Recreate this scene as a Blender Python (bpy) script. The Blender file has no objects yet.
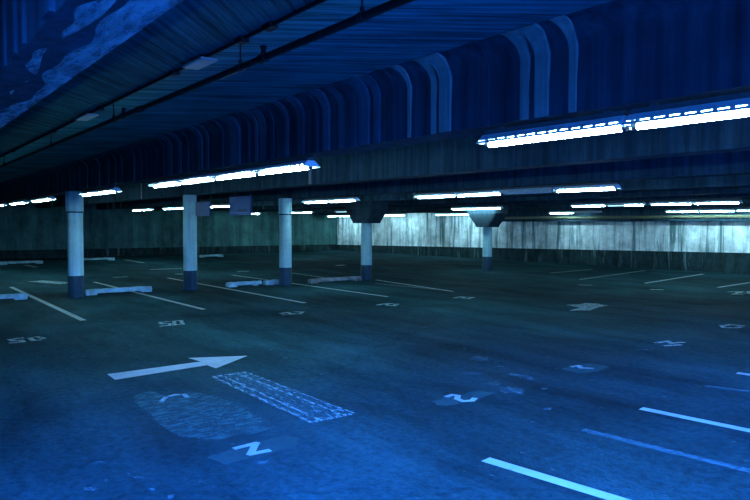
import bpy, math, random
from mathutils import Vector, Matrix
random.seed(11)
C = bpy.context.scene.collection
D = bpy.data

# ------------------------------------------------------------------ camera
F, YAW, PIT, ROL, EYE = 658.66, math.radians(52.312), math.radians(-2.267), math.radians(0.15), 1.6
fw = Vector((-math.sin(YAW)*math.cos(PIT), math.cos(YAW)*math.cos(PIT), math.sin(PIT)))
rt = Vector((math.cos(YAW), math.sin(YAW), 0))
up = rt.cross(fw)
r2 = math.cos(ROL)*rt + math.sin(ROL)*up
u2 = -math.sin(ROL)*rt + math.cos(ROL)*up
cam = D.cameras.new('camera'); co = D.objects.new('camera', cam); C.objects.link(co)
cam.sensor_width = 36; cam.lens = 36*F/750; cam.clip_end = 200
M = Matrix.Identity(4)
for i, v in enumerate((r2, u2, -fw)):
    for j in range(3): M[j][i] = v[j]
M[2][3] = EYE
co.matrix_world = M
bpy.context.scene.camera = co

def survey(x, y, axis, v):
    """where a sight line of the survey photograph meets a plane of the building"""
    d = fw + r2*((x-375)/F) + u2*((250-y)/F)
    o = Vector((0, 0, EYE)); t = (v-o[axis])/d[axis]
    return o + d*t
def ground(x, y): return survey(x, y, 2, 0.0)

# ------------------------------------------------------------------ materials
def mat(name):
    m = D.materials.new(name); m.use_nodes = True
    nt = m.node_tree
    for n in list(nt.nodes): nt.nodes.remove(n)
    out = nt.nodes.new('ShaderNodeOutputMaterial')
    return m, nt, out
def N(nt, t, **k):
    n = nt.nodes.new(t)
    for a, b in k.items():
        if a in n.inputs: n.inputs[a].default_value = b
        else: setattr(n, a, b)
    return n
def noise(nt, scale=(1, 1, 1), rot=(0, 0, 0), s=5, detail=6, rough=.6, dist=0.0):
    tc = N(nt, 'ShaderNodeNewGeometry'); mp = N(nt, 'ShaderNodeMapping')
    mp.inputs['Scale'].default_value = scale; mp.inputs['Rotation'].default_value = rot
    src = tc.outputs['Position']
    if any(rot):
        rm = N(nt, 'ShaderNodeMapping'); rm.inputs['Rotation'].default_value = rot
        nt.links.new(src, rm.inputs['Vector']); src = rm.outputs['Vector']
    mp.inputs['Rotation'].default_value = (0, 0, 0)
    nt.links.new(src, mp.inputs['Vector'])
    n = N(nt, 'ShaderNodeTexNoise'); n.inputs['Scale'].default_value = s
    n.inputs['Detail'].default_value = detail; n.inputs['Roughness'].default_value = rough
    n.inputs['Distortion'].default_value = dist
    nt.links.new(mp.outputs['Vector'], n.inputs['Vector'])
    return n.outputs['Fac']
def ramp(nt, fac, stops, interp='LINEAR'):
    r = N(nt, 'ShaderNodeValToRGB'); r.color_ramp.interpolation = interp
    e = r.color_ramp.elements
    while len(e) < len(stops): e.new(.5)
    for el, (p, c) in zip(e, stops):
        el.position = p; el.color = (*c, 1) if len(c) == 3 else c
    nt.links.new(fac, r.inputs['Fac'])
    return r.outputs['Color']
def mix(nt, fac, a, b, mode='MIX'):
    m = N(nt, 'ShaderNodeMix'); m.data_type = 'RGBA'; m.blend_type = mode
    for sock, v in ((m.inputs[0], fac), (m.inputs[6], a), (m.inputs[7], b)):
        if hasattr(v, 'links'): nt.links.new(v, sock)
        else: sock.default_value = v if not isinstance(v, tuple) or len(v) == 4 else (*v, 1)
    return m.outputs[2]
def bsdf(nt, out, color, rough=.7, bump=None, bs=.3, metal=0, spec=.5, alpha=None, bd=.02):
    b = N(nt, 'ShaderNodeBsdfPrincipled')
    if hasattr(color, 'links'): nt.links.new(color, b.inputs['Base Color'])
    else: b.inputs['Base Color'].default_value = (*color, 1)
    if hasattr(rough, 'links'): nt.links.new(rough, b.inputs['Roughness'])
    else: b.inputs['Roughness'].default_value = rough
    b.inputs['Metallic'].default_value = metal
    b.inputs['Specular IOR Level'].default_value = spec
    if bump is not None:
        bp = N(nt, 'ShaderNodeBump'); bp.inputs['Strength'].default_value = bs; bp.inputs['Distance'].default_value = bd
        nt.links.new(bump, bp.inputs['Height']); nt.links.new(bp.outputs['Normal'], b.inputs['Normal'])
    sh = b.outputs[0]
    if alpha is not None:
        tr = N(nt, 'ShaderNodeBsdfTransparent'); mx = N(nt, 'ShaderNodeMixShader')
        nt.links.new(alpha, mx.inputs[0]); nt.links.new(tr.outputs[0], mx.inputs[1]); nt.links.new(sh, mx.inputs[2])
        sh = mx.outputs[0]
    nt.links.new(sh, out.inputs['Surface'])
def g(v): return (v, v, v)

def asphalt():
    m, nt, out = mat('worn_asphalt')
    big = ramp(nt, noise(nt, (1, 1, 1), s=.35, detail=5, dist=.6), [(.3, (.005, .019, .023)), (.5, (.008, .031, .038)), (.68, (.012, .046, .056))])
    drip = ramp(nt, noise(nt, (.35, 1.3, 1), (0, 0, .05), s=1.1, detail=6, rough=.65), [(.33, g(.5)), (.5, g(.95)), (.68, g(1.4))])
    fine = ramp(nt, noise(nt, s=16, detail=6, rough=.75), [(.33, g(.6)), (.67, g(1.35))])
    c = mix(nt, 1.0, mix(nt, 1.0, big, drip, 'MULTIPLY'), fine, 'MULTIPLY')
    spots = ramp(nt, noise(nt, s=9, detail=2, rough=.5), [(.71, g(0)), (.76, g(1))])
    c = mix(nt, spots, c, (.03, .065, .07))
    # fine cracking
    tc = N(nt, 'ShaderNodeNewGeometry'); v = N(nt, 'ShaderNodeTexVoronoi'); v.feature = 'DISTANCE_TO_EDGE'; v.inputs['Scale'].default_value = .55
    nz = N(nt, 'ShaderNodeTexNoise'); nz.inputs['Scale'].default_value = 2.2; nz.inputs['Detail'].default_value = 5
    nt.links.new(tc.outputs['Position'], nz.inputs['Vector'])
    ad = N(nt, 'ShaderNodeMix'); ad.data_type = 'VECTOR'; ad.inputs[0].default_value = .35
    nt.links.new(tc.outputs['Position'], ad.inputs[4]); nt.links.new(nz.outputs['Color'], ad.inputs[5])
    nt.links.new(ad.outputs[1], v.inputs['Vector'])
    cr = ramp(nt, v.outputs['Distance'], [(.0, g(.8)), (.012, g(1))])
    c = mix(nt, 1.0, c, cr, 'MULTIPLY')
    rg = ramp(nt, noise(nt, s=.8, detail=4), [(.3, g(.75)), (.7, g(.95))])
    bsdf(nt, out, c, rg, noise(nt, s=45, detail=4), .35, spec=.02)
    return m
def concrete(name, lo, hi, scale=(9, 9, .35), s=1.0, rough=.85, streak=(.32, .68), bump=.2, stain=None, tint=(1, 1, 1), rot=(0, 0, 0), blot=(.7, 1.15, 1.3)):
    m, nt, out = mat(name)
    t = lambda v: tuple(v*q for q in tint)
    a = ramp(nt, noise(nt, scale, rot, s=s, detail=5, rough=.65), [(streak[0], t(lo)), (streak[1], t(hi))])
    b = ramp(nt, noise(nt, s=blot[2], detail=6, rough=.7), [(.32, g(blot[0])), (.66, g(blot[1]))])
    c = mix(nt, 1.0, a, b, 'MULTIPLY')
    if stain:
        st = ramp(nt, noise(nt, *stain[:2], s=stain[2], detail=7, rough=.7, dist=.4), [(stain[3], g(0)), (stain[4], g(1))])
        c = mix(nt, st, c, stain[5])
    bsdf(nt, out, c, rough, noise(nt, scale, rot, s=s*3, detail=4), bump, spec=.06)
    return m
MT = {}
MT['floor'] = asphalt()
MT['beam'] = concrete('beam_concrete', .045, .115, (6, 6, .25), 1.6, tint=(.35, .75, 1.05))
MT['beam_light'] = concrete('beam_rib_concrete', .10, .19, (6, 6, .25), 1.6, tint=(.35, .75, 1.05))
MT['lime'] = concrete('lime_run', .20, .32, (8, 8, .3), 2.0)
MT['slab_a'] = concrete('board_marked_slab_across', .07, .34, (1.2, 26, 1), .9, tint=(.12, .8, 1), rot=(0, 0, math.radians(-55)), streak=(.36, .62))
MT['slab_b'] = concrete('board_marked_slab_diagonal', .05, .19, (1.2, 30, 1), .9, tint=(.12, .8, 1), rot=(0, 0, math.radians(-136)), streak=(.36, .62))
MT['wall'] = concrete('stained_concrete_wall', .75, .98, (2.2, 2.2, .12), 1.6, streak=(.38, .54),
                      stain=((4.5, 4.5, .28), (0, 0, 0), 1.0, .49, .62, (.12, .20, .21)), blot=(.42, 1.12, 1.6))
MT['wall_dark'] = concrete('shade_toned_concrete_wall', .09, .22, (2.0, 2.0, .15), 1.5, tint=(.42, 1, .98), blot=(.5, 1.2, 1.1))  # darkness and teal of the unlit side wall are put into this colour
MT['band'] = concrete('dark_painted_band', .02, .05, (3, 3, .6), 1.4, tint=(.5, 1, 1.1),
                      stain=((5, 5, .5), (0, 0, 0), 1.1, .56, .72, (.14, .20, .21)), blot=(.5, 1.3, 2.0))
MT['column'] = concrete('pale_column_paint', .36, .50, (9, 9, .5), 1.4, tint=(.66, 1, 1.08), rough=.5, bump=.08)
MT['colband'] = concrete('dark_column_paint', .03, .06, (6, 6, .6), 2.0, tint=(.4, .9, 1.4), rough=.5, bump=.08)
MT['cap'] = concrete('cap_concrete', .03, .06, (4, 4, 1), 1.5, tint=(.5, .9, 1.2))
MT['stop_dirty'] = concrete('grimy_stop_concrete', .09, .20, (5, 5, 5), 1.2, streak=(.35, .6), bump=.35)
MT['stop'] = concrete('wheel_stop_concrete', .26, .46, (5, 5, 5), 1.2, tint=(.65, 1, 1.15), streak=(.35, .6), bump=.35)
def flat(name, col, rough=.5, metal=0):
    m, nt, out = mat(name)
    c = ramp(nt, noise(nt, s=12, detail=4), [(.3, tuple(v*.8 for v in col)), (.7, tuple(min(1, v*1.15) for v in col))])
    bsdf(nt, out, c, rough, metal=metal, spec=.15)
    return m
MT['rust'] = flat('dull_brown_pipe', (.22, .20, .12), .7)
MT['pipe'] = flat('black_iron_pipe', (.012, .013, .015), .55)
MT['rod'] = flat('dull_steel_rod', (.03, .03, .035), .5, .3)
MT['plate'] = flat('pale_ceiling_plate', (.26, .34, .36), .5)
MT['reflector'] = flat('white_enamel_reflector', (.72, .74, .76), .35)
MT['housing'] = flat('grey_housing', (.08, .085, .09), .5)
MT['dead'] = flat('unlit_tube_glass', (.55, .58, .6), .25)
MT['sign'] = flat('blue_sign_face', (.008, .04, .16), .5)
MT['signedge'] = flat('sign_rim', (.06, .12, .28), .5)
MT['sign_text'] = flat('sign_lettering', (.008, .02, .06), .5)
def lamp(name, col, st):
    m, nt, out = mat(name)
    e = N(nt, 'ShaderNodeEmission'); e.inputs['Color'].default_value = (*col, 1); e.inputs['Strength'].default_value = st
    nt.links.new(e.outputs[0], out.inputs['Surface'])
    return m
TUBE = (.40, .84, 1.0)
MT['tube'] = lamp('lit_tube', TUBE, 155.0)
MT['dim'] = lamp('failing_tube', TUBE, 2)
def paint(name, col, lo, hi, s=18, base=1.0, scale=(1, 1, 1), rot=0):
    m, nt, out = mat(name)
    n1 = noise(nt, scale, (0, 0, rot), s=s, detail=6, rough=.75)
    a = ramp(nt, n1, [(lo, g(0)), (hi, g(base))])
    n2 = ramp(nt, noise(nt, s=4, detail=5), [(.3, tuple(v*.75 for v in col)), (.7, col)])
    bsdf(nt, out, n2, .85, spec=.03, alpha=a)
    return m
MT['paint'] = paint('white_floor_paint', (.30, .33, .33), .25, .42)
MT['paint_mid'] = paint('scuffed_floor_paint', (.26, .33, .33), .32, .54, 16)
MT['paint_worn'] = paint('faded_floor_paint', (.15, .23, .27), .42, .68, 9, .75)
MT['paint_rect'] = paint('scraped_floor_paint', (.11, .23, .26), .45, .60, 9, .8, (1, 3.5, 1), 0)
MT['crust'] = paint('lime_crust', (.36, .50, .58), .34, .62, 4, .9, (1, 4, 1))
MT['paint_fleck'] = paint('flecked_floor_paint', (.13, .24, .27), .44, .66, 13, .75)
MT['paint_faint'] = paint('ghost_floor_paint', (.09, .20, .23), .36, .60, 22, .6)
MT['paint_scrape'] = paint('scraped_border_paint', (.20, .32, .34), .43, .57, 11, .9, (1, 3.5, 1), 0)
MT['overpaint'] = paint('grey_overpaint', (.035, .10, .105), .36, .54, 7, .9, (3.2, 1, 1), 0)
MT['overpaint_box'] = paint('grey_overpaint_box', (.028, .08, .085), .2, .4, 5, .75)

# ------------------------------------------------------------------ mesh helper
class MB:
    def __init__(s): s.v = []; s.f = []; s.mi = []
    def add(s, vs, fs, mi=0):
        b = len(s.v); s.v += [tuple(v) for v in vs]; s.f += [tuple(b+i for i in f) for f in fs]; s.mi += [mi]*len(fs)
    def box(s, x0, x1, y0, y1, z0, z1, mi=0):
        s.add([(x, y, z) for z in (z0, z1) for y in (y0, y1) for x in (x0, x1)],
              [(0, 2, 3, 1), (4, 5, 7, 6), (0, 1, 5, 4), (2, 6, 7, 3), (0, 4, 6, 2), (1, 3, 7, 5)], mi)
    def tube(s, a, b, r0, r1=None, n=16, mi=0, cap=True):
        a, b = Vector(a), Vector(b); r1 = r0 if r1 is None else r1
        d = (b-a).normalized(); x = d.orthogonal().normalized(); y = d.cross(x)
        ring = lambda c, r: [c + (x*math.cos(2*math.pi*i/n) + y*math.sin(2*math.pi*i/n))*r for i in range(n)]
        fs = [(i, (i+1) % n, n+(i+1) % n, n+i) for i in range(n)]
        if cap: fs += [tuple(reversed(range(n))), tuple(range(n, 2*n))]
        s.add(ring(a, r0)+ring(b, r1), fs, mi)
    def lathe(s, prof, n=32, mi=0):
        vs = [(r*math.cos(2*math.pi*i/n), r*math.sin(2*math.pi*i/n), z) for r, z in prof for i in range(n)]
        fs = [(k*n+i, k*n+(i+1) % n, (k+1)*n+(i+1) % n, (k+1)*n+i) for k in range(len(prof)-1) for i in range(n)]
        fs += [tuple(reversed(range(n))), tuple((len(prof)-1)*n+i for i in range(n))]
        s.add(vs, fs, mi)
    def loft(s, rings, mi=0, cap=True):
        n = len(rings[0]); vs = [p for r in rings for p in r]
        fs = [(k*n+i, k*n+(i+1) % n, (k+1)*n+(i+1) % n, (k+1)*n+i) for k in range(len(rings)-1) for i in range(n)]
        if cap: fs += [tuple(reversed(range(n))), tuple((len(rings)-1)*n+i for i in range(n))]
        s.add(vs, fs, mi)
    def build(s, name, mats, parent=None, smooth=False, bevel=0):
        me = D.meshes.new(name); me.from_pydata(s.v, [], s.f)
        mats = mats if isinstance(mats, (list, tuple)) else [mats]
        for m in mats: me.materials.append(MT[m])
        for p, i in zip(me.polygons, s.mi): p.material_index = i; p.use_smooth = smooth
        import bmesh
        bm = bmesh.new(); bm.from_mesh(me); bmesh.ops.recalc_face_normals(bm, faces=bm.faces)
        if bevel: bmesh.ops.bevel(bm, geom=bm.edges[:], offset=bevel, segments=2, affect='EDGES', profile=.6)
        bm.to_mesh(me); bm.free()
        if smooth and hasattr(me, 'set_sharp_from_angle'): me.set_sharp_from_angle(angle=math.radians(40))
        o = D.objects.new(name, me); C.objects.link(o)
        if parent: o.parent = parent
        return o
def empty(name, loc, rz=0):
    o = D.objects.new(name, None); C.objects.link(o); o.location = loc; o.rotation_euler.z = rz; o.empty_display_size = .1
    return o
def tag(o, label=None, cat=None, group=None, kind=None):
    for k, v in (('label', label), ('category', cat), ('group', group), ('kind', kind)):
        if v: o[k] = v
    return o
def copy_tree(o, parent=None):
    c = o.copy(); C.objects.link(c); c.parent = parent
    for ch in list(o.children): copy_tree(ch, c)
    return c

# ------------------------------------------------------------------ the setting
X0, X1, Y0, Y1, SL = -33.0, 4.5, -1.2, 22.6, 2.82
f = MB(); f.box(X0-.3, X1+6, -9, Y1+.3, -.3, 0)
tag(f.build('floor', 'floor'), 'worn dark asphalt parking deck', kind='structure')
c = MB()
MIDLINE = 2.0
c.box(X0-.3, X1, Y0, MIDLINE, SL, SL+.3, 1)
c.box(X0-.3, X1, MIDLINE, Y1+.3, SL, SL+.3, 0)
tag(c.build('ceiling', ['slab_a', 'slab_b']), 'board marked concrete deck overhead', kind='structure')
w = MB(); w.box(X0-.3, X1, Y1, Y1+.3, 0, SL)
wb = tag(w.build('wall_back', 'wall'), 'pale streaked concrete wall at the far end', kind='structure')
def sloped_band(name, parent, a, b, t, z):
    m = MB(); (ax, ay), (bx, by) = a, b; ox, oy = t
    m.loft([[(ax, ay, 0), (ax+ox, ay+oy, 0), (ax+ox, ay+oy, z[0]), (ax, ay, z[0])], [(bx, by, 0), (bx+ox, by+oy, 0), (bx+ox, by+oy, z[1]), (bx, by, z[1])]])
    return m.build(name, 'band', parent)
sloped_band('painted_band', wb, (X0, Y1), (X1, Y1), (0, -.012), (.34, .90))['label'] = 'dark painted band along the wall base'
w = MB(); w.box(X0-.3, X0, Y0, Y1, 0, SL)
wl = tag(w.build('wall_left', 'wall_dark'), 'concrete side wall with its dimness put into the colour', kind='structure')
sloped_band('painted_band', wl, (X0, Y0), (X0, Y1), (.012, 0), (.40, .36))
w = MB(); w.box(X0-.3, -1.0, Y0-.3, Y0, 0, SL+.3)
tag(w.build('wall_rear_blocker', 'wall_dark'), 'added unseen concrete wall behind the viewer, blocking daylight beside the open entrance', kind='structure')  # unseen wall, added to keep rear daylight off the left side
w = MB(); w.box(X1-.3, X1, 8, Y1, 0, SL)
tag(w.build('wall_right', 'wall_dark'), 'concrete side wall beside the open entrance', kind='structure')

# ceiling beams with coved joint to the slab and cast ribs on the near face
def beam(y, zb, w=.3, ribs=(), x0=X0, x1=X1, r=.17, ledge=0):
    zt = SL+.05; h = SL-r
    def prof(off):
        p = [(y-off, zb)]
        for k in range(9):
            a = math.pi/2*k/8
            p.append((y-r-off + r*math.cos(a), h-off*.3 + r*math.sin(a)))
        return p
    near = prof(0)
    far = [(2*y+w-py, pz) for py, pz in near]
    ring = near + [(y-r, zt), (y+w+r, zt)] + list(reversed(far))
    m = MB(); m.loft([[(x, py, pz) for py, pz in ring] for x in (x0, x1)])
    for cx, wd, off, li in ribs:
        if not x0 < cx < x1: continue
        tall = zb + .003
        outer = prof(off)
        outer[0] = (y-off, tall)
        inner = [(y+.02, tall)] + [(py+.02, pz+.02) for py, pz in near[1:]]
        ring2 = outer + list(reversed(inner))
        flare = lambda x, sgn: [(x + sgn*(.035*max(0, (pz-(h+.02))/r)**2), py, pz) for py, pz in ring2]
        m.loft([flare(cx-wd/2, -1), flare(cx+wd/2, 1)], li)
    o = m.build('ceiling_beam', ['beam', 'lime', 'beam_light'])
    o['kind'] = 'structure'
    return o
ribs0 = []
xs = [-9.42, -9.15, -8.78, -8.5, -8.07, -7.86, -7.42, -7.15, -7.02, -6.77, -6.56, -6.4, -6.2, -5.89, -5.6, -5.36, -5.16, -4.91, -4.76, -4.57, -4.4, -4.2]
for i, x in enumerate(xs): ribs0.append((x, random.uniform(.05, .15), random.uniform(.008, .028), 2 if i % 3 else 0))
ribs0 += [(-3.98, .035, .012, 1), (-3.70, .05, .012, 1), (-3.57, .11, .022, 1), (-3.16, .03, .008, 0), (-2.83, .065, .014, 1), (-2.69, .10, .02, 1), (-2.46, .05, .014, 1)]
ribs0 += [(x, random.uniform(.05, .16), random.uniform(.008, .02), 0) for x in [-32+i*.47+random.uniform(-.1, .1) for i in range(47)]]
def rnd_ribs(n, lime=.15):
    return [(random.uniform(X0, X1), random.uniform(.05, .18), random.uniform(.008, .025), 1 if random.random() < lime else 0) for _ in range(n)]
ribsn = [(-3.29, .05, .012, 0), (-3.05, .10, .015, 0), (-2.83, .03, .015, 0), (-2.4, .12, .02, 0), (-3.7, .12, .02, 0)]
BEAMS = [(.50, 2.28, ribsn), (3.42, 2.28, ribs0), (6.12, 2.28, rnd_ribs(60)), (8.72, 2.25, rnd_ribs(60)), (11.3, 2.24, rnd_ribs(60, .05)), (13.9, 2.235, rnd_ribs(60, .05)), (16.14, 2.235, rnd_ribs(40, .05)), (18.9, 2.2, ()), (21.25, 2.15, ())]
BL = ['beam overhead with a pale lime stain along its underside', 'near ribbed beam carrying the brightest row of strip lights', 'second beam behind the brightest strip lights', 'third beam carrying the second row of lights',
      'fourth beam between the second and third rows of lights', 'fifth beam in the dark before the third row of lights', 'wide sixth beam carrying the third row of lights', 'seventh beam in the dark behind the third row of lights', 'last beam carrying the row of lights by the far wall']
for (y, zb, rb), lb in zip(BEAMS, BL):
    o = beam(y, zb, .28 if y < 1 else (.7 if 16 < y < 17 else .3), rb); o['label'] = lb
    if y < 1:   # lime stain along the soffit: an irregular crust with its own outline
        m = MB(); n = 300
        def band_(lo, hi, z):
            top = []; bot = []
            for i in range(n+1):
                x = -9.5 + 8.2*i/n
                a, b = lo(x), hi(x)
                top.append((x, y+.2795-a, z)); bot.append((x, y+.2795-b, z))
            for i in range(n):
              if bot[i][1] < top[i][1]-.004 and bot[i+1][1] < top[i+1][1]-.004: m.add([top[i], top[i+1], bot[i+1], bot[i]], [(0, 1, 2, 3)])
        band_(lambda x: 0, lambda x: .10+.03*math.sin(x*2.1+.6)+.02*math.sin(x*5.3)+.012*math.sin(x*13+1), zb-.0015)
        band_(lambda x: .15+.035*math.sin(x*1.7)+.02*math.sin(x*6.1), lambda x: .17+.05*math.sin(x*1.9+.4)+.025*math.sin(x*7.7)+.012*math.sin(x*19), zb-.0018)
        st = m.build('lime_stain', 'crust', o); st['label'] = 'pale lime stain'
m = MB(); m.tube((0, 0, 0), (24, 0, 0), .052, n=18)
for k in range(1, 5): m.tube((k*5-.08, 0, 0), (k*5+.08, 0, 0), .062, n=18)
o = beam(22.2, 1.72, .35, (), -19.7, X1, r=.12); o['label'] = 'low edge beam against the far wall above its pale streaks'
root = empty('wall_pipe', (-19.6, 22.11, 1.872)); tag(root, 'long dull pipe running along the far wall just below its lights', 'pipe')
m.build('pipe_run', 'rust', root, True)
for k in range(9):
    m = MB(); m.box(k*2.7+.9-.02, k*2.7+.9+.02, -.02, .0895, -.07, -.052); m.box(k*2.7+.9-.02, k*2.7+.9+.02, .07, .0895, -.09, .09); m.build('bracket', 'rod', root)
# ------------------------------------------------------------------ columns
CX = -15.15
def column(x, y, top, label, collar=None, cap=None, band=.47, r=.16):
    root = empty('concrete_column', (x, y, 0)); tag(root, label, 'column', 'round columns in a row', 'thing')
    zt = cap[0] if cap else (collar or top)
    m = MB(); m.lathe([(r, band), (r, zt)]); m.build('shaft', 'column', root, True)
    m = MB(); m.lathe([(r+.004, 0), (r+.004, band-.006), (r, band)]); o = m.build('painted_base', 'colband', root, True); o['label'] = 'dark painted foot of the column'
    if collar:
        m = MB(); m.lathe([(r+.012, collar), (r+.012, top-.001)])
        m.box(-.012, .012, -r-.022, -r, collar, top-.001); m.box(r, r+.022, -.012, .012, collar, top-.001)
        m.build('collar', 'column', root, True)
        m = MB(); m.lathe([(r+.02, collar-.02), (r+.02, collar+.012)]); m.build('collar_band', 'colband', root, True)
    if cap:
        zb, hw0, hw1 = cap; rings = []
        for k, (hw, hd, z) in enumerate([(hw0, .26, zb), (hw0+.02, .27, zb+.06), (hw1, .34, zb+(top-zb)*.62), (hw1, .34, top-.001)]):
            ch = .05
            rings.append([(-hw+ch, -hd, z), (hw-ch, -hd, z), (hw, -hd+ch, z), (hw, hd-ch, z), (hw-ch, hd, z), (-hw+ch, hd, z), (-hw, hd-ch, z), (-hw, -hd+ch, z)])
        m = MB(); m.loft(rings); o = m.build('capital', 'cap', root); o['label'] = 'wide haunched concrete capital'
    return root
column(-15.2, 3.57, 2.28, 'round pale column with a seamed collar, nearest of the row, dark painted foot', 1.84)
column(-15.27, 6.17, 2.28, 'round pale column beside a hanging blue sign, second in the row')
column(-14.92, 8.59, 2.25, 'round pale column with a seamed collar between two wheel stops, third in the row', 1.84)
column(-15.2, 11.43, 2.24, 'round column with a wide capital, fourth in the row', cap=(1.62, .36, .62), band=.42)
column(-15.42, 16.75, 2.235, 'round column with a wide capital standing alone, last and nearest the far wall', cap=(1.50, .32, .66), band=.5)

# ------------------------------------------------------------------ strip lights
LEN = 1.11
def fixture_meshes():
    """one four-foot slotted industrial reflector: returns bare meshes by part"""
    h = LEN/2
    hs = MB(); hs.box(-h+.01, h-.01, -.035, .035, .062, .098)
    for x in (-.42, .42): hs.box(x-.02, x+.02, -.02, .02, .098, .1149)
    rf = MB()
    # sloping sides: crown strip, slotted strip, rim strip, each 2 mm thick
    rows = [(.040, .066), (.082, .030), (.092, .019), (.108, .004)]
    ns = 13; pitch = LEN/ns
    def slab(x0, x1, a, b, s):
        (ya, za), (yb, zb) = a, b; t = .002
        rf.loft([[(x, s*ya, za), (x, s*yb, zb), (x, s*(yb-t), zb-t), (x, s*(ya-t), za-t)] for x in (x0, x1)])
    for s in (-1, 1):
        slab(-h, h, rows[0], rows[1], s); slab(-h, h, rows[2], rows[3], s)
        for k in range(ns+1):
            xc = -h + k*pitch
            slab(max(-h, xc-.013), min(h, xc+.013), rows[1], rows[2], s)
    rf.box(-h, h, -.041, .041, .062, .067)
    for x in (-h, h-.003):
        rf.loft([[(xx, -.108, .004), (xx, -.040, .066), (xx, .040, .066), (xx, .108, .004)] for xx in (x, x+.003)])
    tb = MB(); tb.tube((-h+.035, 0, 0), (h-.035, 0, 0), .019, n=14)
    lh = []
    for s in (-1, 1):
        q = MB(); lh.append(q); q.tube((s*(h-.034), 0, 0), (s*(h-.006), 0, 0), .021, n=14); q.box(s*(h-.012)-.008, s*(h-.012)+.008, -.018, .018, 0, .064)
    return hs, rf, tb, lh
hs, rf, tb, lh = fixture_meshes()
proto = empty('hanging_strip_light', (0, 0, 0))
hs.build('housing', 'housing', proto); rf.build('reflector', 'reflector', proto)
for q in lh: q.build('lamp_holder', 'housing', proto)
tube_o = tb.build('fluorescent_tube', 'tube', proto, True)
dead_me = tube_o.data.copy(); dead_me.materials[0] = MT['dead']
dim_me = tube_o.data.copy(); dim_me.materials[0] = MT['dim']
half = MB(); half.tube((-LEN/2+.035, 0, 0), (0, 0, 0), .019, n=14, mi=1); half.tube((0, 0, 0), (LEN/2-.035, 0, 0), .019, n=14, mi=0)
ho = half.build('half_lit_template', ['tube', 'dim'], None, True); half_me = ho.data; D.objects.remove(ho)
first = [True]
def strip(x, y, z, label, group, state='lit', tilt=0.0):
    if first[0]: o = proto; first[0] = False
    else: o = copy_tree(proto)
    o.location = (x, y, z); o.rotation_euler.y = tilt
    tag(o, label, 'ceiling light', group)
    for ch in o.children:
        if ch.name.startswith('fluorescent_tube'):
            if state == 'dead': ch.data = dead_me
            if state == 'dim': ch.data = dim_me
            if state == 'half': ch.data = half_me
            if state == 'dead' : ch['label'] = 'unlit tube'
    return o
ROWS = {
 'nearest': (3.53, 2.165, [(-24.63, 1), (-21.6, 2), (-18.3, 2), (-13.2, 2), (-7.87, 4), (-2.145, 2), (2.6, 2)]),
 'second': (8.87, 2.135, [(-26.9, 2), (-23.3, 2), (-19.5, 2), (-13.3, 2), (-8.95, 2), (-7.27, 1, 'dead'), (-6.135, 1), (-1.5, 2), (2.6, 2)]),
 'third': (16.26, 2.12, [(-31.4, 1), (-26.9, 2), (-23.3, 1, 'dim'), (-15.5, 2), (-11.12, 1), (-9.98, 1, 'half'), (-8.13, 2), (-3.5, 2)]),
 'far-wall': (21.4, 2.035, [(-31.1, 2), (-26.4, 2), (-21.84, 2), (-15.85, 1), (-14.68, 1, 'dead'), (-11.07, 1), (-9.93, 1), (-8.79, 1), (-4, 2)]),
}
RL = {'nearest': 'hung under the nearest ribbed beam', 'second': 'in the second row of lights', 'third': 'in the third row of lights', 'far-wall': 'by the far wall'}
ORD = 'first second third fourth fifth sixth seventh eighth ninth tenth eleventh twelfth thirteenth fourteenth fifteenth sixteenth seventeenth eighteenth nineteenth twentieth'.split()
for rn, (y, z, runs) in ROWS.items():
    units = []
    for run in runs:
        cx, n = run[:2]; st = run[2] if len(run) > 2 else 'lit'
        for k in range(n): units.append((cx + (k-(n-1)/2)*(LEN+.025), st))
    units.sort()
    for i, (x, st) in enumerate(units):
        if x > 1.5 and rn == 'nearest': pass
        adj = {'lit': 'lit', 'dead': 'unlit', 'dim': 'dim', 'half': 'half-lit'}[st]
        lab = f'{adj} slotted fluorescent strip light {RL[rn]}, {ORD[i]} counting from the left'
        strip(x, y, z, lab, 'strip lights '+RL[rn], st)

# ------------------------------------------------------------------ pipe and conduit along the bay
PY = 2.0
root = empty('sprinkler_pipe', (-14, PY, 2.64)); tag(root, 'thick black pipe hung on short rods below the ceiling', 'pipe')
def loc(x, z): return (x+14, 0, z-2.64)
m = MB(); m.tube(loc(X0, 2.64), loc(X1, 2.64), .022, n=16)
for x in (-30, -24, -18, -12, -6.1, -.2, 6): m.tube(loc(x-.05, 2.64), loc(x+.05, 2.64), .030, n=16)
m.build('pipe_run', 'pipe', root, True)
for x in (-2.7, -4.06, -6.9, -9.73, -13.5, -17.5, -21.5, -25.5, -29.5, 1.5, 5.5, 9.5):
    m = MB(); m.tube(loc(x, 2.66), loc(x, SL-.0005), .006, n=8); m.tube(loc(x-.02, 2.64), loc(x+.02, 2.64), .028, n=14); m.tube(loc(x, 2.665), loc(x, 2.69), .013, n=8)
    m.build('hanger', 'rod', root, True)
for x in (-3.74, -6.57):
    m = MB(); m.tube(loc(x, 2.65), loc(x, 2.705), .017, n=12); m.tube(loc(x, 2.70), loc(x, 2.715), .024, .020, n=12); m.tube(loc(x-.035, 2.64), loc(x+.035, 2.64), .030, n=14)
    m.build('sprinkler_head', 'pipe', root, True)
root = empty('electrical_conduit', (-14, 1.98, SL)); tag(root, 'thin dark conduit running along the ceiling above the pipe', 'conduit')
def loc(x, z): return (x+14, 0, z-SL)
m = MB(); m.tube(loc(X0, SL-.013), loc(X1, SL-.013), .012, n=10); m.build('conduit_run', 'pipe', root, True)
for x in (-3.62, -4.0, -5.2, -7.3, -9.5, -12.5, -1.8, 1):
    m = MB(); m.box(x+14-.05, x+14+.05, -.03, .03, -.036, -.0005); m.build('junction_box', 'pipe', root, bevel=.004)
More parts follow.
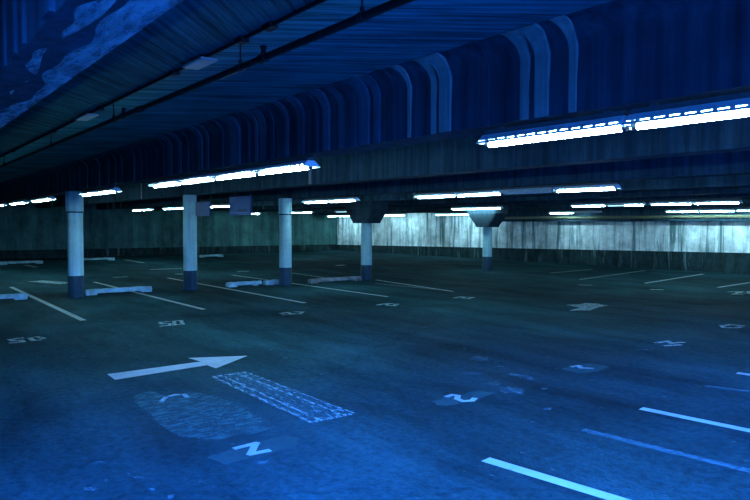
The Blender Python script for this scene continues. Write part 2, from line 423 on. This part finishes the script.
for i, (x, w_, lb) in enumerate([(-4.7, .36, 'pale rectangular plate on the ceiling conduit, the larger nearer one'), (-7.85, .5, 'pale rectangular plate farther along the ceiling conduit')]):
    m = MB(); m.box(-w_/2, w_/2, -.065, .065, -.044, -.026)
    o = m.build('ceiling_plate', 'plate', None, bevel=.004); o.location = (x, 1.98, SL)
    tag(o, lb, 'plate', 'pale plates along the ceiling conduit')
    b = MB(); b.box(-.05, .05, -.035, .035, -.026, -.0005); b.build('back_box', 'pipe', o)

# ------------------------------------------------------------------ hanging signs
for i, (xa, xb, za, zb, lb) in enumerate([(-14.72, -13.94, 1.77, 2.09, 'plain blue hanging sign beside the second column'), (-12.91, -11.96, 1.77, 2.16, 'larger blue hanging sign with faint lettering at its foot')]):
    cx, w_ = (xa+xb)/2, xb-xa
    root = empty('hanging_sign', (cx, 6.1, za)); tag(root, lb, 'sign', 'blue signs hanging from the second beam')
    m = MB(); m.box(-w_/2, w_/2, -.015, .015, 0, zb-za); m.build('panel', 'sign', root, bevel=.004)
    for s in (-1, 1):
        m = MB(); m.tube((s*w_*.38, .06, zb-za-.08), (s*w_*.38, .06, 2.28-za-.0005), .008, n=8); m.box(s*w_*.38-.02, s*w_*.38+.02, .015, .066, zb-za-.1, zb-za-.06); m.build('hanger', 'rod', root)
    if i:
        m = MB(); m.box(-w_/2+.02, w_/2-.02, -.0175, -.0145, .045, .06); m.box(-.05, w_/2-.04, -.0175, -.0145, .012, .025); m.build('rule_line', 'signedge', root)
        m = MB()
        x = -.06
        for ww in (.05, .03, .06, .05, .03, .05, .06, .04):
            m.box(x, x+ww*.75, -.0175, -.0145, .075, .13); x += ww
        m.build('lettering', 'sign_text', root)

# ------------------------------------------------------------------ wheel stops
def stop(x, y0, y1, label, mt='stop', broken=False, group='concrete wheel stops between the columns'):
    L = y1-y0; root = empty('wheel_stop', (x, (y0+y1)/2, 0)); tag(root, label, 'wheel stop', group)
    m = MB(); z0 = .035; n = 12
    rings = []
    for k in range(n+1):
        y = -L/2 + L*k/n
        e = .012 if k in (0, n) else 0
        j = random.uniform(-.006, .006) * (3 if broken else 1)
        rings.append([(-.075+e, y, z0), (.075-e, y, z0), (.070-e+j, y, .085), (.045-e, y, .125+j-e), (-.045+e, y, .125+j-e), (-.070+e+j, y, .085)])
    m.loft(rings); m.build('bar', mt, root)
    for s in (-1, 1):
        if broken and s == 1: continue
        yc = s*(L/2-.13)
        m = MB(); m.loft([[(-.095, yy, 0), (.095, yy, 0), (.085, yy, .07), (.06, yy, .115), (-.06, yy, .115), (-.085, yy, .07)] for yy in (yc-.12, yc+.12)])
        m.build('foot', mt, root, bevel=.006)
    if broken:
        m = MB(); m.box(-.06, .06, L/2-.22, L/2-.10, 0, .05); m.build('foot', mt, root)
stop(-15.45, 1.05, 2.66, 'wheel stop before the nearest column, cut by the photo edge')
stop(-15.45, 3.80, 5.28, 'long wheel stop between the first and second columns')
stop(-15.35, 7.15, 8.10, 'chipped pale wheel stop piece in front of the third column', broken=True)
stop(-15.3, 8.18, 8.72, 'short broken wheel stop stub touching the third column', broken=True)
stop(-15.0, 9.36, 11.06, 'dim grimy wheel stop between the third and fourth columns', 'stop_dirty')
GB = 'far wheel stops near the side wall'
stop(-28.6, 4.0, 5.5, 'far wheel stop near the side wall, left of the nearest column', group=GB)
stop(-29.5, 7.0, 8.5, 'far wheel stop near the side wall behind the first wheel stop', group=GB)
stop(-29.6, 12.4, 13.6, 'far wheel stop near the side wall between second and third columns', group=GB)

# ------------------------------------------------------------------ floor paint
paint_z = [.0015]
def deck(pts, z=None):
    z = z or .002
    return [Vector((p.x, p.y, z)) for p in pts]
def poly_obj(name, mats, polys, label, cat, group=None, kind='thing', parent=None, z=.002):
    m = MB()
    for i_, pl in enumerate(polys):
        pl = deck(pl, z + .0002*i_); m.add(pl, [tuple(range(len(pl)))])
    o = m.build(name, mats, parent)
    for p in o.data.polygons:
        if p.normal.z < 0: p.flip()
    if parent is None: tag(o, label, cat, group, kind)
    elif label: o['label'] = label
    return o
def stripe(a, b, w):
    d = (b-a); d.z = 0; d.normalize(); n = Vector((-d.y, d.x, 0))*(w/2)
    return [a-n, b-n, b+n, a+n]
def strokes(paths, w):
    out = []
    for path in paths:
        for a, b in zip(path, path[1:]):
            d = (b-a).normalized()*w*.35
            out.append(stripe(a-d, b+d, w))
    return out
def px(*q): return [ground(x, y) for x, y in q]
def line(p0, p1, label, group, m='paint', w=.10):
    a, b = ground(*p0), ground(*p1)
    poly_obj('parking_line', m, [stripe(a, b, w)], label, 'parking line', group)
GA, GR, GW, GS = 'stall lines running under the wheel stops', 'stall lines near the camera', 'stall lines along the far wall', 'faint stall lines near the side wall'
line((11, 287), (83.5, 320.5), 'white stall line beside the nearest column, crossing the cut-off wheel stop', GA)
line((94, 282), (204, 309.5), 'white stall line under the long wheel stop between first and second columns', GA)
line((168, 278), (305, 303), 'white stall line passing behind the second column', GA)
line((232, 275), (388, 296.8), 'white stall line passing the foot of the third column', GA, w=.09)
line((292, 273), (340, 280), 'short stall line behind the dim wheel stop', GA, 'paint_mid')
line((376, 280), (453, 291.5), 'white stall line in front of the fourth column', GA)
line((376, 283.5), (436, 289.4), 'thin second line forming a narrow fork beside the fourth column', GA, 'paint_mid', .07)
line((485.5, 459.5), (640, 506.5), 'boldest white stall line at the bottom edge, nearest the camera', GR)
line((641, 408.5), (775, 436), 'clean white stall line, second bold one up from the bottom edge', GR, w=.095)
line((583, 430), (770, 476), 'faded stall line between the two bold ones', GR, 'paint_faint', .085)
line((706, 386), (770, 394.5), 'faded stall line above the clean white one', GR, 'paint_faint', .085)
line((737, 373), (775, 378.5), 'short white line end at the right edge', GR)
line((580, 279.5), (645, 270.5), 'white stall line by the far wall, middle of the three brightest', GW, 'paint_mid')
line((645, 283.3), (703.5, 274), 'white stall line by the far wall under the pale wall patch', GW)
line((718, 287.5), (760, 281), 'white stall line by the far wall at the right edge', GW)
line((551, 273), (592, 269.3), 'faint stall line by the far wall left of the brighter ones', GW, 'paint_mid', .12)
line((490, 272), (530, 268), 'faint stall line by the far wall beside the last column', GW, 'paint_worn', .14)
line((392, 266), (442, 260.5), 'faint stall line by the far wall, farthest to the left', GW, 'paint_worn', .2)
line((420, 268.5), (448, 266.5), 'short faint line end left of the last column', GW, 'paint_worn', .16)
line((125, 259.8), (144, 263), 'faint stall line beyond the long wheel stop, near the side wall', GS, 'paint_mid', .2)
line((150, 269.6), (182, 268.4), 'faint crosswise line end left of the second column', GS, 'paint_mid', .2)
line((25, 265), (36, 267.3), 'short stall line below the far wheel stop at the left', GS, 'paint_mid', .2)
line((300, 261), (322, 257.5), 'thin line along the foot of the wall near the far corner', GS, 'paint_worn', .25)
line((224, 258.3), (300, 262.5), 'faint line behind the third column near the side wall', GS, 'paint_worn', .22)
line((35, 281), (68, 283.5), 'smeared pale patch of old line behind the nearest column', GS, 'paint_mid', .45)
line((113, 277.5), (128, 276.8), 'short scuffed bar beyond the long wheel stop', GS, 'paint_mid', .18)
line((176, 274), (185, 274.2), 'tiny white bar left of the second column', GS, 'paint_mid', .25)
line((237, 271.6), (249, 271.2), 'tiny white bar between the second and third columns', GS, 'paint_mid', .25)
line((336, 265.6), (345, 265), 'tiny bright bar left of the fourth column', GS, 'paint', .25)

poly_obj('painted_arrow', 'paint', [px((107.2, 374.3), (115.1, 379.9), (206.9, 365.3), (200.8, 361.7)), px((188.2, 358.1), (200.8, 361.7), (206.9, 365.3), (215.9, 368.5), (247.6, 355.9))],
         'large white direction arrow painted on the near floor pointing right', 'floor arrow', 'painted floor arrows')
poly_obj('painted_arrow', 'paint_mid', [px((566, 305), (580, 304.3), (585, 303), (597, 303.6), (580, 307.4)), px((597, 303.6), (608.5, 305.6), (599, 307.2), (590, 310.4), (580, 307.4)), px((580, 307.4), (590, 310.4), (569, 310.8))],
         'smaller worn white arrow in the middle of the lane, short and notched', 'floor arrow', 'painted floor arrows')
# scraped rectangle with outlined border
rect = px((213, 377), (246.5, 372.3), (353.5, 413.5), (311, 422.8))
o = poly_obj('painted_rectangle', 'paint_rect', [rect], 'long scraped white rectangle beside the large arrow', 'floor marking')
A, B_, C_, D_ = rect
edge = []
for a, b, w_ in ((A, D_, .035), (B_, C_, .025), (A, B_, .05), (D_, C_, .055), (A+(B_-A)*.25, D_+(C_-D_)*.22, .03), (A+(B_-A)*.72, D_+(C_-D_)*.75, .03)): edge.append(stripe(a, b, w_))
poly_obj('border_strokes', 'paint_scrape', edge, None, None, parent=o, z=.0032)
# grey overpaint patches with the marks showing through
o = poly_obj('overpaint_patch', 'overpaint', [px((133, 397), (150, 390.5), (166, 396), (192, 391.5), (215, 396), (234, 404), (275, 425), (262, 434), (240, 435), (215, 441), (196, 438), (180, 437), (158, 424), (150, 413), (136, 405))],
             'large blotchy grey overpaint patch beside the scraped rectangle', 'floor patch', 'grey overpaint patches')
poly_obj('curved_stroke', 'paint_mid', strokes([px((161, 402), (166, 397.5), (175, 395), (184, 395), (188, 398))], .045), 'curved white stroke showing through', None, parent=o, z=.0032)
def number(label, patch, paths, w=.05, m='paint_mid', pm='overpaint_box', group='painted stall numbers'):
    if patch:
        o = poly_obj('overpaint_patch', pm, [px(*patch)], label, 'stall number', group)
        poly_obj('numeral', m, strokes([px(*q) for q in paths], w), 'white numeral', None, parent=o, z=.0032)
    else:
        poly_obj('stall_number', m, strokes([px(*q) for q in paths], w), label, 'stall number', group)
number('grey box with a bright white sideways two, below the large arrow', [(206, 457), (225, 465), (296, 447), (298, 437), (276, 437.5)],
       [[(236, 448.5), (256, 443.5), (250.5, 454.5), (268, 451)]], .055, 'paint')
number('grey box with a white sideways three in the middle of the near floor', [(430, 402), (444, 406.5), (468, 402.5), (495, 393.5), (478, 390.5)],
       [[(447, 397), (452, 395.2), (458, 396), (457, 399.2), (463, 401.5), (472, 401), (474.5, 398.8)]], .055, 'paint')
number('grey diamond patch with a white sideways mark, beside the scattered paint flecks', [(560, 369), (580, 374), (600, 371), (609, 366.5), (588, 363.5)],
       [[(572, 366.8), (579, 366), (581, 368.2), (592, 368.6)]], .06, 'paint_mid')
number('pale worn number patch below the worn lane arrow', [(650, 344.5), (672, 348.5), (689, 343), (668, 339.5)],
       [[(657, 343), (668, 341.2), (671, 343.5), (683, 342.5)], [(665, 346), (680, 345)]], .07, 'paint_mid', 'paint_worn')
number('small pale bar beside the pale worn number patch', None, [[(633, 351), (640, 349.6), (650, 350)]], .06, 'paint_worn')
number('pale worn number near the right edge, below the far wall stalls', [(720, 326), (731, 329), (746, 327.5), (735, 324)], [[(722, 326), (731, 324.8), (743, 326)], [(724, 327.8), (735, 328), (741, 327)], [(722, 326), (724, 327.8)]], .08, 'paint_mid', 'paint_fleck')
number('bright two-digit number by the far wall stall at the right edge', None,
       [[(729, 292), (737, 291.6), (738, 293.2), (733, 294.2), (742, 294.8)], [(740, 291.6), (749, 291.6), (749, 293.4), (741, 293.2), (740, 291.6)], [(749, 293.4), (755, 295)]], .09, 'paint_mid')
number('white number fifty below the long wheel stop', None,
       [[(169, 321.5), (160, 322.5), (161.5, 324), (169, 323.6), (170.5, 325.4), (160, 326.4)], [(174, 321.2), (181, 320.6), (183, 324.4), (174.5, 325.2), (174, 321.2)]], .06, 'paint_mid')
number('worn white number at the left edge below the nearest stall line', None,
       [[(22, 338), (10, 339.5), (13, 341), (21, 340.4), (23, 342), (11, 343)], [(30, 338.2), (33, 340.6), (40, 340)], [(36, 337), (44, 338.5)]], .07, 'paint_mid')
number('small worn number in front of the third column', None, [[(281, 313.5), (288, 312.3), (291, 314.3), (283, 314.8)], [(294, 312), (303, 312), (300, 314), (294, 314)]], .07, 'paint_mid')
number('small worn number in front of the fourth column', None, [[(378, 305), (386, 303.6), (388, 305.6)], [(389, 303.6), (397, 304.2), (394, 306), (388, 305.6)]], .09, 'paint_mid')
number('small worn number in the lane, farthest from the camera', None, [[(454, 298), (462, 296.7), (464, 298.4)], [(465, 297), (473, 297.4), (468, 298.8)]], .09, 'paint_mid')
number('tiny pale number by the far wall below the first bright stall line', None, [[(580, 285), (591, 285.4)], [(652, 289.6), (662, 289.8)]], .12, 'paint_mid')
# scattered flecks of old paint
def flecks(label, pts, group='scattered flecks of old paint'):
    polys = []
    for x, y, rx, ry in pts:
        polys.append(px(*[(x+rx*math.cos(a)*random.uniform(.6, 1.2), y+ry*math.sin(a)*random.uniform(.6, 1.2)) for a in [k*math.pi/4 for k in range(8)]]))
    poly_obj('paint_flecks', 'paint_fleck', polys, label, 'paint flecks', group, 'stuff')
flecks('faint cluster of worn paint between the two grey number boxes', [(481, 358.5, 10, 2.5), (473, 373, 13, 2), (512, 375, 14, 1.5), (525, 377, 9, 2), (511, 391, 17, 4.5), (494, 384, 9, 1.2), (528, 379, 11, 1.6), (438, 405, 1.5, 1), (424, 393, 3, 1), (434, 393.5, 2, 1), (545, 389, 5, 1), (547, 409, 6, 1.3), (500, 367, 6, 1)])
flecks('ring and flecks of worn paint at the bottom left', [(91, 489, 12, 1.8), (84, 479, 6, 1.2), (127, 475, 6, 2), (138, 478, 8, 1.2), (100, 463, 9, 1.6), (152, 490, 4, 1.8), (171, 497, 4, 3), (78, 487, 2, 2), (105, 481, 3, 1.2), (265, 463, 12, 2.4)])

# ------------------------------------------------------------------ daylight from the open side, and picture settings
SKY_REAR, SKY_RIGHT = 44.0, 385.0
wd = D.worlds.new('dusk'); bpy.context.scene.world = wd; wd.use_nodes = True
wt = wd.node_tree; bg = wt.nodes['Background']
tc = wt.nodes.new('ShaderNodeTexCoord'); dp = wt.nodes.new('ShaderNodeVectorMath'); dp.operation = 'DOT_PRODUCT'
dp.inputs[1].default_value = Vector((.95, -.2, .25)).normalized()
wt.links.new(tc.outputs['Generated'], dp.inputs[0])
mr = wt.nodes.new('ShaderNodeMapRange'); mr.inputs['From Min'].default_value = .2; mr.inputs['From Max'].default_value = .9
mr.inputs['To Min'].default_value = SKY_REAR; mr.inputs['To Max'].default_value = SKY_RIGHT; mr.interpolation_type = 'SMOOTHSTEP'
wt.links.new(dp.outputs['Value'], mr.inputs['Value']); sx = wt.nodes.new('ShaderNodeSeparateXYZ'); wt.links.new(tc.outputs['Generated'], sx.inputs[0])
el = wt.nodes.new('ShaderNodeMapRange'); el.interpolation_type = 'SMOOTHSTEP'   # low sky dimmed on purpose to limit how far daylight reaches inside
el.inputs['From Min'].default_value = .03; el.inputs['From Max'].default_value = .36; el.inputs['To Min'].default_value = .03; el.inputs['To Max'].default_value = 1
wt.links.new(sx.outputs[2], el.inputs['Value'])
ml = wt.nodes.new('ShaderNodeMath'); ml.operation = 'MULTIPLY'
wt.links.new(mr.outputs['Result'], ml.inputs[0]); wt.links.new(el.outputs['Result'], ml.inputs[1]); wt.links.new(ml.outputs[0], bg.inputs[1])
bg.inputs[0].default_value = (.016, .17, .92, 1)
sc = bpy.context.scene
sc.view_settings.view_transform = 'Standard'; sc.view_settings.look = 'None'
sc.view_settings.exposure = 0; sc.view_settings.gamma = 1; sc.view_settings.use_curve_mapping = False
try:
    sc.cycles.use_denoising = True; sc.cycles.denoiser = 'OPENIMAGEDENOISE'; sc.cycles.denoising_input_passes = 'RGB_ALBEDO_NORMAL'
    sc.cycles.use_light_tree = True; sc.cycles.max_bounces = 8; sc.cycles.sample_clamp_indirect = 4
except Exception: pass
